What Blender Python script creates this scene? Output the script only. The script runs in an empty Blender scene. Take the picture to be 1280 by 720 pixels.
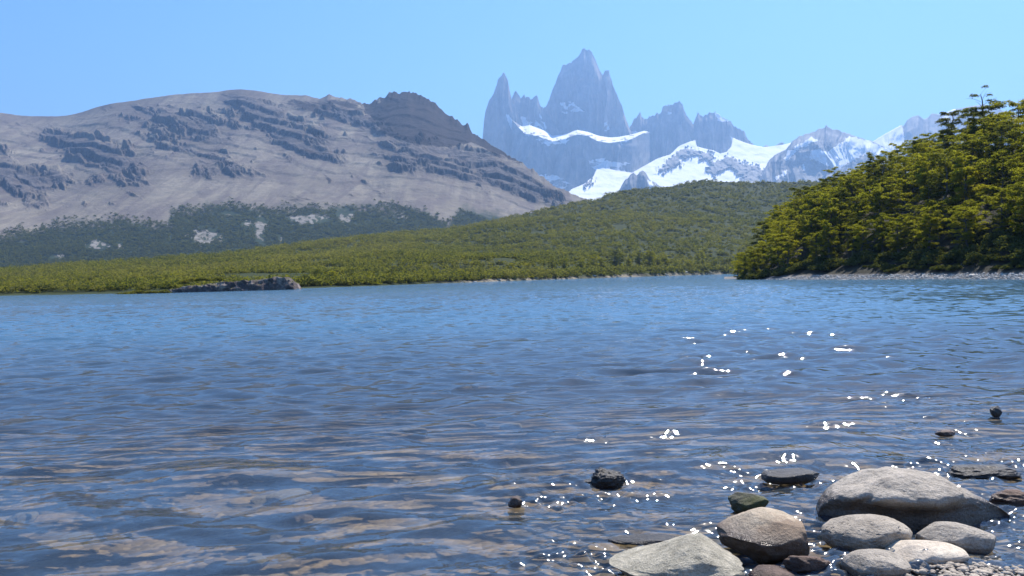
import bpy, math, random
import numpy as np
from mathutils import Vector, Matrix, Euler
C = bpy.context.scene.collection
SC = bpy.context.scene
rng = np.random.default_rng(7)
random.seed(7)

# ------------------------------------------------------------------ camera, sky, sun, exposure
CAM_H = 1.5
F = 1000.0                                   # focal length in pixels of a 1280 px wide frame
ROLL = math.atan(0.025)
PITCH = math.atan(13.5 * math.cos(ROLL) / F)
cam = bpy.data.objects.new('camera', bpy.data.cameras.new('camera'))
C.objects.link(cam); SC.camera = cam
cam.data.sensor_width = 36.0
cam.data.lens = 36.0 * F / 1280.0
cam.data.clip_start = 0.05
cam.data.clip_end = 60000
RM = Matrix.Rotation(math.pi / 2 - PITCH, 4, 'X') @ Matrix.Rotation(-ROLL, 4, 'Z')
cam.matrix_world = Matrix.Translation((0, 0, CAM_H)) @ RM
R3 = np.array(RM.to_3x3())

SUN_AZ, SUN_EL = math.radians(33), math.radians(54)
w = bpy.data.worlds.new("World"); SC.world = w; w.use_nodes = True
nt = w.node_tree
sky = nt.nodes.new('ShaderNodeTexSky'); sky.sky_type = 'NISHITA'
sky.sun_disc = False; sky.sun_elevation = SUN_EL; sky.sun_rotation = SUN_AZ
sky.altitude = 800; sky.air_density = 1.0; sky.dust_density = 0.6; sky.ozone_density = 5.2
hs = nt.nodes.new('ShaderNodeHueSaturation'); hs.inputs['Saturation'].default_value = 1.22
nt.links.new(sky.outputs[0], hs.inputs['Color']); nt.links.new(hs.outputs[0], nt.nodes['Background'].inputs[0])
nt.nodes['Background'].inputs[1].default_value = 0.11
sl = bpy.data.lights.new('sun', 'SUN'); sl.energy = 4.8; sl.angle = math.radians(0.53); sl.color = (1.0, 0.93, 0.83)
sun = bpy.data.objects.new('sun', sl); C.objects.link(sun)
SD = Vector((math.sin(SUN_AZ) * math.cos(SUN_EL), math.cos(SUN_AZ) * math.cos(SUN_EL), math.sin(SUN_EL)))
sun.rotation_euler = (-SD).to_track_quat('-Z', 'Y').to_euler()
SC.view_settings.view_transform = 'Standard'; SC.view_settings.look = 'None'
SC.view_settings.exposure = 1.0; SC.view_settings.gamma = 1.0; SC.view_settings.use_curve_mapping = False
SC.cycles.max_bounces = 8; SC.cycles.transparent_max_bounces = 12
SC.cycles.volume_bounces = 0; SC.cycles.caustics_reflective = False; SC.cycles.caustics_refractive = False
SC.cycles.use_denoising = True

# ------------------------------------------------------------------ numeric helpers
def pix(px, py, Y):
    """world point at depth Y (metres along +Y) on the sight line of photo pixel (px, py)"""
    px = np.asarray(px, float); py = np.asarray(py, float); Y = np.asarray(Y, float)
    px, py, Y = np.broadcast_arrays(px, py, Y)
    d = np.stack([px - 640, -(py - 360), np.full(px.shape, -F)], -1) @ R3.T
    s = Y / d[..., 1]
    p = d * s[..., None]
    p[..., 2] += CAM_H
    return p
def topix(p):
    q = (np.asarray(p, float) - np.array([0, 0, CAM_H])) @ R3
    return 640 + q[..., 0] / -q[..., 2] * F, 360 - q[..., 1] / -q[..., 2] * F
def hz(px): return 362.5 - 0.025 * np.asarray(px, float)
def lerp(a, b, t): return a + (b - a) * t
def sstep(a, b, x):
    t = np.clip((x - a) / (b - a), 0, 1); return t * t * (3 - 2 * t)
def prof(pts):
    xs, ys = zip(*pts); return lambda x: np.interp(x, xs, ys)
def sprof(pts, wd=70):
    f = prof(pts); ks = np.linspace(-wd, wd, 25)
    return lambda x: sum(f(np.asarray(x) + k) for k in ks) / 25
def _h(ix, iy, iz, seed):
    h = (ix.astype(np.int64) * 374761393 + iy.astype(np.int64) * 668265263 + iz.astype(np.int64) * 2147483647 + seed * 974634777) & 0xffffffff
    h = ((h ^ (h >> 13)) * 1274126177) & 0xffffffff
    h = ((h ^ (h >> 16)) * 2246822519) & 0xffffffff
    return ((h ^ (h >> 15)) & 0xffffff) / float(0xffffff) * 2 - 1
def vn(x, y, z=0.0, seed=0):
    """value noise in [-1,1]"""
    x, y, z = np.broadcast_arrays(np.asarray(x, float), np.asarray(y, float), np.asarray(z, float))
    ix, iy, iz = np.floor(x), np.floor(y), np.floor(z)
    fx, fy, fz = x - ix, y - iy, z - iz
    fx = fx * fx * (3 - 2 * fx); fy = fy * fy * (3 - 2 * fy); fz = fz * fz * (3 - 2 * fz)
    r = 0
    flat = not np.any(z)
    for dz in ((0,) if flat else (0, 1)):
        wz = 1 if flat else (fz if dz else 1 - fz)
        a = lerp(_h(ix, iy, iz + dz, seed), _h(ix + 1, iy, iz + dz, seed), fx)
        b = lerp(_h(ix, iy + 1, iz + dz, seed), _h(ix + 1, iy + 1, iz + dz, seed), fx)
        r = r + wz * lerp(a, b, fy)
    return r
def fbm(x, y, z=0.0, o=5, seed=0, g=0.5, ridged=False):
    s = 0; a = 1; t = 0; f = 1
    for i in range(o):
        n = vn(np.asarray(x) * f + i * 17.3, np.asarray(y) * f - i * 9.1, np.asarray(z) * f, seed + i)
        if ridged: n = 1 - 2 * np.abs(n)
        s = s + a * n; t += a; a *= g; f *= 2.03
    return s / t
def inpoly(x, y, poly):
    c = np.zeros(np.shape(x), bool); n = len(poly); j = n - 1
    for i in range(n):
        xi, yi = poly[i]; xj, yj = poly[j]
        if yi != yj:
            m = ((yi > y) != (yj > y)) & (x < (xj - xi) * (y - yi) / (yj - yi) + xi)
            c ^= m
        j = i
    return c

# ------------------------------------------------------------------ object helpers
def tag(o, label=None, cat=None, group=None, kind=None):
    if label: o['label'] = label
    if cat: o['category'] = cat
    if group: o['group'] = group
    if kind: o['kind'] = kind
    return o
def mesh_np(name, verts, faces, mat=None, smooth=True, attrs=None, parent=None):
    verts = np.asarray(verts, np.float32).reshape(-1, 3); faces = np.asarray(faces, np.int32)
    me = bpy.data.meshes.new(name); k = faces.shape[1]; n = faces.shape[0]
    me.vertices.add(len(verts)); me.vertices.foreach_set('co', verts.ravel())
    me.loops.add(n * k); me.loops.foreach_set('vertex_index', faces.ravel())
    me.polygons.add(n); me.polygons.foreach_set('loop_start', np.arange(0, n * k, k, dtype=np.int32))
    me.polygons.foreach_set('use_smooth', np.full(n, smooth))
    me.update(calc_edges=True)
    for an, av in (attrs or {}).items():
        av = np.asarray(av, np.float32)
        if av.ndim == 1 or av.shape[-1] == 1:
            a = me.attributes.new(an, 'FLOAT', 'POINT'); a.data.foreach_set('value', av.ravel())
        else:
            a = me.attributes.new(an, 'FLOAT_COLOR', 'POINT'); a.data.foreach_set('color', av.ravel())
    if mat: me.materials.append(mat)
    o = bpy.data.objects.new(name, me); C.objects.link(o)
    if parent: o.parent = parent
    return o
def grid_faces(nr, nc):
    i = np.arange(nr - 1)[:, None] * nc + np.arange(nc - 1)[None]
    return np.stack([i, i + 1, i + nc + 1, i + nc], -1).reshape(-1, 4)
def grid_obj(name, P, mat, attrs=None, smooth=True):
    nr, nc = P.shape[:2]
    return mesh_np(name, P.reshape(-1, 3), grid_faces(nr, nc), mat, smooth, {k: v.reshape(nr * nc, -1) for k, v in (attrs or {}).items()})

# ------------------------------------------------------------------ material helpers
class M:
    def __init__(s, name):
        s.m = bpy.data.materials.new(name); s.m.use_nodes = True; s.t = s.m.node_tree
        s.b = s.t.nodes['Principled BSDF']; s.out = s.t.nodes['Material Output']
    def n(s, ty, **kw):
        n = s.t.nodes.new('ShaderNode' + ty)
        for k, v in kw.items():
            if k.startswith('i_'):
                key = k[2:].replace('_', ' ')
                n.inputs[key].default_value = v
            else: setattr(n, k, v)
        return n
    def l(s, a, b): s.t.links.new(a, b)
    def coord(s, scale=(1, 1, 1), rot=(0, 0, 0), kind='Object'):
        tc = s.n('TexCoord'); mp = s.n('Mapping'); mp.inputs['Scale'].default_value = scale; mp.inputs['Rotation'].default_value = rot
        s.l(tc.outputs[kind], mp.inputs['Vector']); return mp.outputs[0]
    def noise(s, vec, scale, detail=6, rough=0.6, out='Fac', dist=0.0):
        n = s.n('TexNoise'); n.inputs['Scale'].default_value = scale; n.inputs['Detail'].default_value = detail
        n.inputs['Roughness'].default_value = rough; n.inputs['Distortion'].default_value = dist
        s.l(vec, n.inputs['Vector']); return n.outputs[out]
    def ramp(s, fac, stops, interp='LINEAR'):
        r = s.n('ValToRGB'); r.color_ramp.interpolation = interp; e = r.color_ramp.elements
        while len(e) < len(stops): e.new(0.5)
        for el, (p, c) in zip(e, stops):
            el.position = p; el.color = (c, c, c, 1) if not isinstance(c, tuple) else (*c, 1)
        s.l(fac, r.inputs[0]); return r.outputs[0]
    def mix(s, fac, a, b, bt='MIX'):
        n = s.n('Mix', data_type='RGBA', blend_type=bt)
        for inp, v in ((n.inputs[0], fac), (n.inputs[6], a), (n.inputs[7], b)):
            if hasattr(v, 'is_linked') or hasattr(v, 'links'): s.l(v, inp)
            elif isinstance(v, (tuple, list)): inp.default_value = (*v, 1)
            else: inp.default_value = v if inp.type == 'VALUE' else (v, v, v, 1)
        return n.outputs[2]
    def math(s, op, a, b=0.0):
        n = s.n('Math', operation=op)
        for inp, v in ((n.inputs[0], a), (n.inputs[1], b)):
            if hasattr(v, 'links'): s.l(v, inp)
            else: inp.default_value = v
        return n.outputs[0]
    def attr(s, name, out='Fac'):
        a = s.n('Attribute'); a.attribute_name = name; return a.outputs[out]
    def bump(s, h, strength=0.5, dist=0.1, normal=None):
        b = s.n('Bump'); b.inputs['Strength'].default_value = strength; b.inputs['Distance'].default_value = dist
        s.l(h, b.inputs['Height'])
        if normal: s.l(normal, b.inputs['Normal'])
        return b.outputs[0]
    def set(s, col=None, rough=None, nrm=None, spec=None):
        for k, v in (('Base Color', col), ('Roughness', rough), ('Normal', nrm), ('Specular IOR Level', spec)):
            if v is None: continue
            inp = s.b.inputs[k]
            if hasattr(v, 'links'): s.l(v, inp)
            elif isinstance(v, tuple): inp.default_value = (*v, 1)
            else: inp.default_value = v
        return s.m

# ------------------------------------------------------------------ materials
def mat_mountain():
    m = M('scree_and_rock'); v = m.coord()
    fine = m.noise(v, 0.05, 8, 0.65); big = m.noise(v, 0.004, 5, 0.6)
    strk = m.noise(m.coord((1.0, 0.16, 0.16)), 0.022, 7, 0.65, dist=0.4)
    scree = m.ramp(big, [(0.32, (0.165, 0.142, 0.106)), (0.5, (0.24, 0.208, 0.155)), (0.68, (0.30, 0.262, 0.195))])
    scree = m.mix(m.ramp(fine, [(0.35, 0.0), (0.7, 0.55)]), scree, (0.13, 0.11, 0.11))
    scree = m.mix(m.ramp(strk, [(0.42, 0.0), (0.6, 0.75)]), scree, (0.12, 0.098, 0.092))
    scree = m.mix(m.math('MULTIPLY', m.attr('grit'), 0.7), scree, (0.085, 0.070, 0.066))
    rock = m.ramp(fine, [(0.3, (0.034, 0.031, 0.036)), (0.5, (0.08, 0.072, 0.072)), (0.72, (0.17, 0.15, 0.14))])
    c = m.mix(m.attr('rock'), scree, rock)
    summit = m.ramp(fine, [(0.3, (0.012, 0.010, 0.012)), (0.7, (0.045, 0.031, 0.028))])
    c = m.mix(m.attr('summit'), c, summit)
    forest = m.ramp(m.noise(v, 0.02, 8, 0.7), [(0.3, (0.014, 0.024, 0.012)), (0.7, (0.04, 0.058, 0.024))])
    c = m.mix(m.attr('forest'), c, forest)
    c = m.mix(m.attr('pale'), c, m.ramp(fine, [(0.35, (0.12, 0.11, 0.09)), (0.6, (0.27, 0.25, 0.22))]))
    return m.set(c, 0.95, m.bump(fine, 0.7, 6.0), 0.1)
def mat_massif():
    m = M('granite_and_snow'); v = m.coord((1, 1, 0.6))
    n = m.noise(v, 0.01, 8, 0.65)
    rock = m.ramp(n, [(0.3, (0.10, 0.10, 0.105)), (0.5, (0.225, 0.218, 0.215)), (0.7, (0.40, 0.37, 0.345))])
    rock = m.mix(m.attr('warm_lit'), rock, m.ramp(n, [(0.3, (0.26, 0.20, 0.16)), (0.7, (0.55, 0.44, 0.36))]))  # ruddy tint paints sunlight onto tower faces that stand in shade
    snow = m.ramp(m.noise(m.coord(), 0.012, 6), [(0.3, (0.82, 0.84, 0.88)), (0.6, (0.9, 0.9, 0.9))])
    sf = m.math('ADD', m.attr('snow'), m.math('MULTIPLY', m.math('SUBTRACT', m.noise(m.coord((1, 1, 2.2)), 0.02, 6, 0.7), 0.5), 1.3))
    c = m.mix(m.ramp(sf, [(0.42, 0.0), (0.56, 1.0)]), rock, snow)
    return m.set(c, 0.8, m.bump(n, 0.5, 12.0), 0.15)
def mat_soil(name, a, b, sc=0.4):
    m = M(name); v = m.coord(); n = m.noise(v, sc, 8, 0.7)
    c = m.ramp(n, [(0.3, a), (0.7, b)])
    return m, c, n, v
def mat_leaf(name, stops, trans=0.45):
    m = M(name); oi = m.n('ObjectInfo'); t = m.attr('tone')
    r = m.math('MULTIPLY_ADD', oi.outputs['Random'], 0.5)
    m.t.nodes[-1].inputs[2].default_value = -0.25
    f = m.math('ADD', t, r)
    c = m.ramp(f, stops)
    d = m.n('BsdfDiffuse'); tr = m.n('BsdfTranslucent'); g = m.n('BsdfGlossy'); g.inputs['Roughness'].default_value = 0.45
    m.l(c, d.inputs[0])
    tc = m.mix(0.5, c, (0.36, 0.36, 0.016)); m.l(tc, tr.inputs[0])
    mx = m.n('MixShader'); mx.inputs[0].default_value = trans; m.l(d.outputs[0], mx.inputs[1]); m.l(tr.outputs[0], mx.inputs[2])
    m2 = m.n('MixShader'); m2.inputs[0].default_value = 0.0; m.l(mx.outputs[0], m2.inputs[1]); m.l(g.outputs[0], m2.inputs[2])
    m.l(m2.outputs[0], m.out.inputs[0]); return m.m
def mat_water():
    m = M('lake_water'); v = m.coord((1.0, 1.55, 1), (0, 0, math.radians(-8)))
    n1 = m.noise(v, 2.2, 4, 0.55, dist=0.6); n2 = m.noise(v, 0.45, 3, 0.5); n3 = m.noise(m.coord((1, 1.4, 1), (0, 0, .4)), 7.0, 2, 0.5)
    far = m.attr('far')
    hgt = m.math('ADD', m.math('MULTIPLY', n1, m.math('MULTIPLY', far, 0.12)), m.math('MULTIPLY', n2, m.math('MULTIPLY', far, 0.25)))
    hgt = m.math('ADD', hgt, m.math('MULTIPLY', n3, 0.006))
    nr = m.bump(hgt, 1.0, 1.0)
    fr = m.n('Fresnel'); fr.inputs['IOR'].default_value = 1.8; m.l(nr, fr.inputs['Normal'])
    gl = m.n('BsdfGlossy'); m.l(m.math('ADD', 0.03, m.math('MULTIPLY', m.attr('rip'), 0.07)), gl.inputs['Roughness']); m.l(nr, gl.inputs['Normal'])
    tp = m.n('BsdfTransparent'); tp.inputs[0].default_value = (0.95, 0.96, 0.93, 1)
    df = m.n('BsdfDiffuse'); m.l(m.mix(m.attr('deepfar'), (0.11, 0.15, 0.20), (0.075, 0.16, 0.24)), df.inputs[0])
    deep = m.attr('deep')
    a = m.n('MixShader'); m.l(deep, a.inputs[0]); m.l(tp.outputs[0], a.inputs[1]); m.l(df.outputs[0], a.inputs[2])
    b = m.n('MixShader'); m.l(fr.outputs[0], b.inputs[0]); m.l(a.outputs[0], b.inputs[1]); m.l(gl.outputs[0], b.inputs[2])
    m.l(b.outputs[0], m.out.inputs[0]); return m.m
def mat_stone(name, dark, mid, light, scale=6.0, wet=0.05, bump=0.8, wetness=1.0, moss=0.0, blotch=None):
    m = M(name); v = m.coord(); g = m.n('NewGeometry'); sep = m.n('SeparateXYZ'); m.l(g.outputs['Position'], sep.inputs[0])
    n = m.noise(v, scale, 9, 0.7); big = m.noise(v, scale * 0.35, 5, 0.6); fine = m.noise(v, scale * 9, 5, 0.7)
    c = m.ramp(n, [(0.28, dark), (0.5, mid), (0.72, light)])
    c = m.mix(m.ramp(fine, [(0.42, 0.3), (0.52, 0.0)]), c, tuple(x * 0.5 for x in dark))
    if blotch: c = m.mix(m.ramp(big, [(0.46, 0.0), (0.56, 0.85)]), c, blotch)
    if moss: c = m.mix(m.math('MULTIPLY', m.ramp(big, [(0.4, 0.0), (0.6, 1.0)]), moss), c, (0.09, 0.095, 0.02))
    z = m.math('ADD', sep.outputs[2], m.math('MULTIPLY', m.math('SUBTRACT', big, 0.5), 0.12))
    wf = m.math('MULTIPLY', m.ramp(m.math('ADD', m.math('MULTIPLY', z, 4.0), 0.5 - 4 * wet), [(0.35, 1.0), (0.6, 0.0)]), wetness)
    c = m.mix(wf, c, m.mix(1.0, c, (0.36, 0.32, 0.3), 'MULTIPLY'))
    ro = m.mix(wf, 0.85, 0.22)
    hb = m.math('ADD', n, m.math('MULTIPLY', fine, 0.35))
    return m.set(c, ro, m.bump(hb, bump, 0.03), 0.4)

MAT = dict(mountain=mat_mountain(), massif=mat_massif(), water=mat_water())
MAT['leaf'] = mat_leaf('beech_leaves', [(0.0, (0.02, 0.034, 0.010)), (0.32, (0.08, 0.10, 0.016)), (0.58, (0.24, 0.235, 0.024)), (1.0, (0.40, 0.35, 0.03))], 0.66)
MAT['leaf_dark'] = mat_leaf('dark_beech_leaves', [(0.0, (0.015, 0.028, 0.012)), (0.4, (0.04, 0.06, 0.018)), (0.7, (0.10, 0.12, 0.025)), (1.0, (0.18, 0.18, 0.035))], 0.4)
MAT['canopy'] = mat_leaf('forest_leaves', [(0.0, (0.022, 0.034, 0.014)), (0.45, (0.052, 0.066, 0.021)), (0.75, (0.10, 0.104, 0.028)), (1.0, (0.16, 0.145, 0.045))], 0.4)
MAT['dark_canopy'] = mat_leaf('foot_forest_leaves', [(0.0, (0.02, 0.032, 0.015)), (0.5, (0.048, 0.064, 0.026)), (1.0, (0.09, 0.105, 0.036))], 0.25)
MAT['shrub'] = mat_leaf('shrub_leaves', [(0.0, (0.04, 0.05, 0.015)), (0.5, (0.10, 0.10, 0.02)), (1.0, (0.2, 0.17, 0.03))], 0.35)
m, c, n, v = mat_soil('bark', (0.05, 0.045, 0.04), (0.16, 0.145, 0.125), 9); MAT['bark'] = m.set(c, 0.9, m.bump(n, 0.6, 0.05), 0.2)
m, c, n, v = mat_soil('hill_soil', (0.022, 0.03, 0.010), (0.05, 0.06, 0.02), 0.15)
c = m.mix(m.attr('shore'), c, m.ramp(m.noise(v, 1.2, 6, 0.7), [(0.35, (0.08, 0.07, 0.055)), (0.6, (0.30, 0.26, 0.2))]))
MAT['hill'] = m.set(c, 0.95, m.bump(n, 0.6, 1.0), 0.1)
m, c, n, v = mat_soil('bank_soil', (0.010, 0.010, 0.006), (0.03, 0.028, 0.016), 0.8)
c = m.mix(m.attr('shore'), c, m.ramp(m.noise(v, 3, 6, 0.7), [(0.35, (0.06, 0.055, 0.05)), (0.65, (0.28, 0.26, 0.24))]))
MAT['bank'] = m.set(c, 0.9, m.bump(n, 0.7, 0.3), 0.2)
m, c, n, v = mat_soil('ground_soil', (0.05, 0.045, 0.03), (0.09, 0.08, 0.05), 0.01); MAT['ground'] = m.set(c, 0.95)

def mat_bed():
    m = M('lake_bed_gravel'); v = m.coord()
    vo = m.n('TexVoronoi'); vo.inputs['Scale'].default_value = 5.0; vo.inputs['Randomness'].default_value = 1.0; m.l(v, vo.inputs['Vector'])
    v2 = m.n('TexVoronoi'); v2.inputs['Scale'].default_value = 17.0; m.l(v, v2.inputs['Vector'])
    s1 = m.n('SeparateColor'); m.l(vo.outputs['Color'], s1.inputs[0]); s2 = m.n('SeparateColor'); m.l(v2.outputs['Color'], s2.inputs[0])
    c1 = m.ramp(s1.outputs[0], [(0.0, (0.073, 0.059, 0.038)), (0.4, (0.162, 0.122, 0.066)), (0.75, (0.273, 0.191, 0.098)), (1.0, (0.420, 0.317, 0.181))])
    c2 = m.ramp(s2.outputs[0], [(0.0, (0.087, 0.063, 0.038)), (0.5, (0.199, 0.143, 0.075)), (1.0, (0.372, 0.265, 0.149))])
    n = m.noise(v, 0.8, 5, 0.6)
    c = m.mix(m.ramp(n, [(0.42, 0.0), (0.55, 1.0)]), c1, c2)
    silt = m.ramp(m.noise(v, 0.25, 4), [(0.35, (0.106, 0.084, 0.038)), (0.65, (0.199, 0.138, 0.058))])
    c = m.mix(m.attr('silt'), c, silt)
    h = m.math('SUBTRACT', 1.0, m.math('ADD', m.math('MULTIPLY', vo.outputs['Distance'], 0.8), m.math('MULTIPLY', v2.outputs['Distance'], 0.3)))
    return m.set(c, 0.8, m.bump(h, 0.6, 0.08), 0.2)
MAT['bed'] = mat_bed()

# ------------------------------------------------------------------ ground sheet and lake bed
G = 16000.0
gr = mesh_np('ground', [(-G, -2500, -6), (G, -2500, -6), (G, 14000, -6), (-G, 14000, -6)], [(0, 1, 2, 3)], MAT['ground'], False)
tag(gr, 'bare ground far below the hills and the lake', 'ground', kind='structure')

def bed_z(x, y):
    """lake bed: shelves from the stony margin at lower right down to the deep middle"""
    d = np.sqrt((np.maximum(0, 4.2 - y)) ** 2) * -1 + (y - 3.2) - 0.22 * (x - 0.8)
    z = -0.05 - 0.055 * np.clip(d, 0, 6) - 0.10 * np.clip(d - 6, 0, 14) - 0.05 * np.clip(d - 20, 0, 30)
    z = z + 0.12 * np.clip(-d, 0, 8)
    return z + 0.035 * fbm(x * 0.9, y * 0.9, seed=3) + 0.012 * fbm(x * 6, y * 6, seed=5)
def fan(y0, y1, nr, nc, spread=0.95, off=3.0):
    Y = y0 * (y1 / y0) ** (np.linspace(0, 1, nr)); u = np.linspace(-spread, spread, nc)
    X = u[None, :] * (Y[:, None] + off); return X, np.repeat(Y[:, None], nc, 1)
X, Y = fan(1.2, 760, 520, 420, 0.95, 7.0)
Z = bed_z(X, Y)
lb = grid_obj('lake_bed', np.stack([X, Y, Z], -1), MAT['bed'], {'silt': sstep(7, 22, Y)})
tag(lb, 'stony brown lake bed seen through the shallow water', 'lake bed', kind='structure')

# ------------------------------------------------------------------ water: wind ripples as real relief near the viewer
STONE_SPOTS = []                              # filled with (x, y, r) for the broken ripples round the emerged stones
STONES = [  # px0, px1, waterline py, top py, kind ...
    ('A', 1017, 1268, 661, 590), ('B', 897, 1018, 700, 637), ('C', 772, 925, 738, 673), ('D', 1030, 1138, 688, 645),
    ('E', 1147, 1236, 691, 653), ('Fl', 1110, 1206, 706, 679), ('Gp', 1052, 1136, 722, 690), ('H', 912, 963, 641, 614),
    ('I', 948, 1028, 606, 585), ('J', 736, 777, 606, 584)]
def at_water(px, py, z=0.0):
    """point on the plane z at photo pixel"""
    d = np.array([px - 640, -(py - 360), -F]) @ R3.T
    s = (z - CAM_H) / d[2]; return d * s + np.array([0, 0, CAM_H])
def waves(x, y):
    r = np.random.default_rng(21); h = np.zeros_like(x)
    wx = x + 0.4 * fbm(x * 0.4, y * 0.4, o=2, seed=1) + .05 * vn(x * 1.9, y * 1.9, seed=2)
    wy = y + 0.4 * fbm(x * 0.4, y * 0.4, o=2, seed=4) + .05 * vn(x * 1.9, y * 1.9, seed=5)
    patch = 0.85 + 0.3 * vn(x * 0.22, y * 0.16, seed=9)
    for i in range(90):
        lam = 0.20 * (1.3 / 0.20) ** r.random(); th = math.radians(r.normal(6, 23)) + math.pi / 2
        k = 2 * math.pi / lam; a = 0.0043 * (lam / 0.7) ** 1.05
        h += a * sstep(2.2, 4.5, lam / (0.0026 * y)) * np.sin(k * (math.cos(th) * wx + math.sin(th) * wy) + r.random() * 6.283)
    for i in range(24):
        lam = 1.3 * (4.0 / 1.3) ** r.random(); th = math.radians(r.normal(6, 14)) + math.pi / 2
        k = 2 * math.pi / lam; h += 0.0018 * lam / 2.2 * sstep(12, 45, y) * np.sin(k * (math.cos(th) * wx + math.sin(th) * wy) + r.random() * 6.283)
    h *= patch
    near = sstep(2.5, 9.0, y)
    h *= (0.66 + 0.34 * near) * (1 - 0.16 * sstep(8, 20, y))
    # short capillary ripples where the water breaks round the stones and along the stony margin
    msk = np.zeros_like(x)
    for (cx, cy, rad) in STONE_SPOTS: msk = np.maximum(msk, np.exp(-(((x - cx) ** 2 + (y - cy) ** 2) / rad ** 2)))
    msk *= 0.35 + 0.65 * sstep(-0.2, 0.4, vn(x * 3, y * 3, seed=31))
    s = 0
    for i in range(34):
        lam = 0.05 * (0.20 / 0.05) ** r.random(); th = r.random() * 6.283; k = 2 * math.pi / lam
        s = s + 0.0036 * (lam / 0.12) * np.sin(k * (math.cos(th) * wx + math.sin(th) * wy) + r.random() * 6.283)
    h += (msk * s * 0.8 + 0.06 * s) * sstep(30, 14, y)
    return h, msk
for nm, a, b, wl, tp in STONES:
    p = at_water((a + b) / 2, wl); STONE_SPOTS.append((p[0], p[1], 0.45 + 0.5 * (b - a) * p[1] / 1000))
for px, py, r_ in ((860, 660, .6), (1230, 592, .9), (1255, 620, .7), (690, 626, .3), (1170, 498, .5), (1265, 520, .8), (1180, 540, .5), (830, 690, .45), (740, 712, .5), (1000, 655, .5), (1210, 710, .6)):
    p = at_water(px, py); STONE_SPOTS.append((p[0], p[1], r_))
X, Y = fan(2.2, 150, 1600, 1350, 0.84, 5.5)
H, RIP = waves(X, Y)
H = H * (1 - 0.6 * sstep(60, 150, Y)); RIP = np.vstack([RIP, np.zeros((59, 1350))])
Y2 = 150 * (760 / 150) ** np.linspace(0, 1, 60)[1:]; u = np.linspace(-.84, .84, 1350)
X = np.vstack([X, u[None] * (Y2[:, None] + 5.5)]); Y = np.vstack([Y, np.repeat(Y2[:, None], 1350, 1)])
H = np.vstack([H, np.repeat(H[-1:], 59, 0) * np.linspace(.9, 0, 59)[:, None]])
far = sstep(25, 110, Y); deep = 0.22 + 0.70 * sstep(6, 30, Y); dfar = sstep(6, 28, Y)
lk = grid_obj('lake', np.stack([X, Y, H], -1), MAT['water'], {'far': far, 'deep': deep, 'deepfar': dfar, 'rip': np.clip(RIP, 0, 1)})
tag(lk, 'wind rippled clear blue lake water', 'lake', kind='structure')

# ------------------------------------------------------------------ terrain strips
def strip(name, px0, px1, nc, nr, Ys, Yr, Zr, shape, disp, mat, attrf, back=0.35, zs=-0.6, soft=0):
    """hill rising from its shore distance Ys(px) to its crest at distance Yr(px) and height Zr(px), then falling behind"""
    px = np.linspace(px0, px1, nc)
    t = np.concatenate([np.linspace(0, 1, nr), 1 + np.linspace(0, back, max(6, nr // 8))[1:]])
    T, PX = np.meshgrid(t, px, indexing='ij')
    ys, yr, zr = Ys(PX), Yr(PX), Zr(PX)
    Yd = ys + (yr - ys) * T
    zr0 = zr
    if soft:
        ks = np.linspace(-soft, soft, 31); wgt = np.exp(-(ks / soft * 2) ** 2)
        zr0 = sum(wi * Zr(PX[:1] + kk) for wi, kk in zip(wgt, ks)) / wgt.sum() + 0 * zr
    tt = np.clip(T, 0, 1); zz = zs + (zr0 - zs) * shape(tt, PX) + (zr - zr0) * sstep(0.72, 1.0, tt)
    zz = np.where(T > 1, zr - (T - 1) * (yr - ys) * 0.45, zz)
    Pn = pix(PX, hz(PX), Yd); Pn[..., 2] = zz
    Pn = disp(Pn, T, PX)
    return grid_obj(name, Pn, mat, attrf(Pn, T, PX)), Pn, T, PX

# --- left rocky mountain
ridgeF = prof([(-160, 150), (-60, 143), (0, 140), (40, 147), (98, 146), (130, 133), (190, 124), (240, 117), (262, 118), (290, 113), (315, 111), (345, 117), (360, 121), (372, 120),
               (385, 119), (405, 124), (418, 119), (432, 124), (448, 126), (458, 130), (470, 131), (484, 122), (496, 118), (510, 115), (516, 114), (524, 121),
               (540, 125), (552, 134), (558, 139), (562, 145), (577, 153), (590, 158), (600, 172), (620, 185), (640, 197), (660, 209), (680, 222), (700, 235), (716, 242), (730, 249), (760, 262), (800, 285)])
YrF = sprof([(-200, 3300), (300, 3500), (520, 3300), (720, 2700), (800, 2500)])
_rf = ridgeF
def ridgeF(px):
    a = sum(_rf(np.asarray(px, float) + k) for k in np.linspace(-22, 22, 12)) / 12; b = sum(_rf(np.asarray(px, float) + k) for k in (-3, -1.5, 0, 1.5, 3)) / 5
    return lerp(a, b, sstep(340, 400, np.asarray(px, float)))
def ZrF(px): return CAM_H + (hz(px) - ridgeF(px)) / 1000 * YrF(px) * 1.0
YsF = sprof([(-200, 1300), (400, 1400), (800, 1700)])
bandF = prof([(-200, 305), (0, 297), (75, 283), (150, 281), (208, 283), (214, 265), (300, 259), (345, 262), (400, 263), (430, 260), (500, 262), (530, 262), (548, 276), (560, 284), (575, 262), (620, 262), (640, 285), (900, 300)])
def shF(t, px): return 0.30 * t + 0.70 * t ** 1.7
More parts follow.
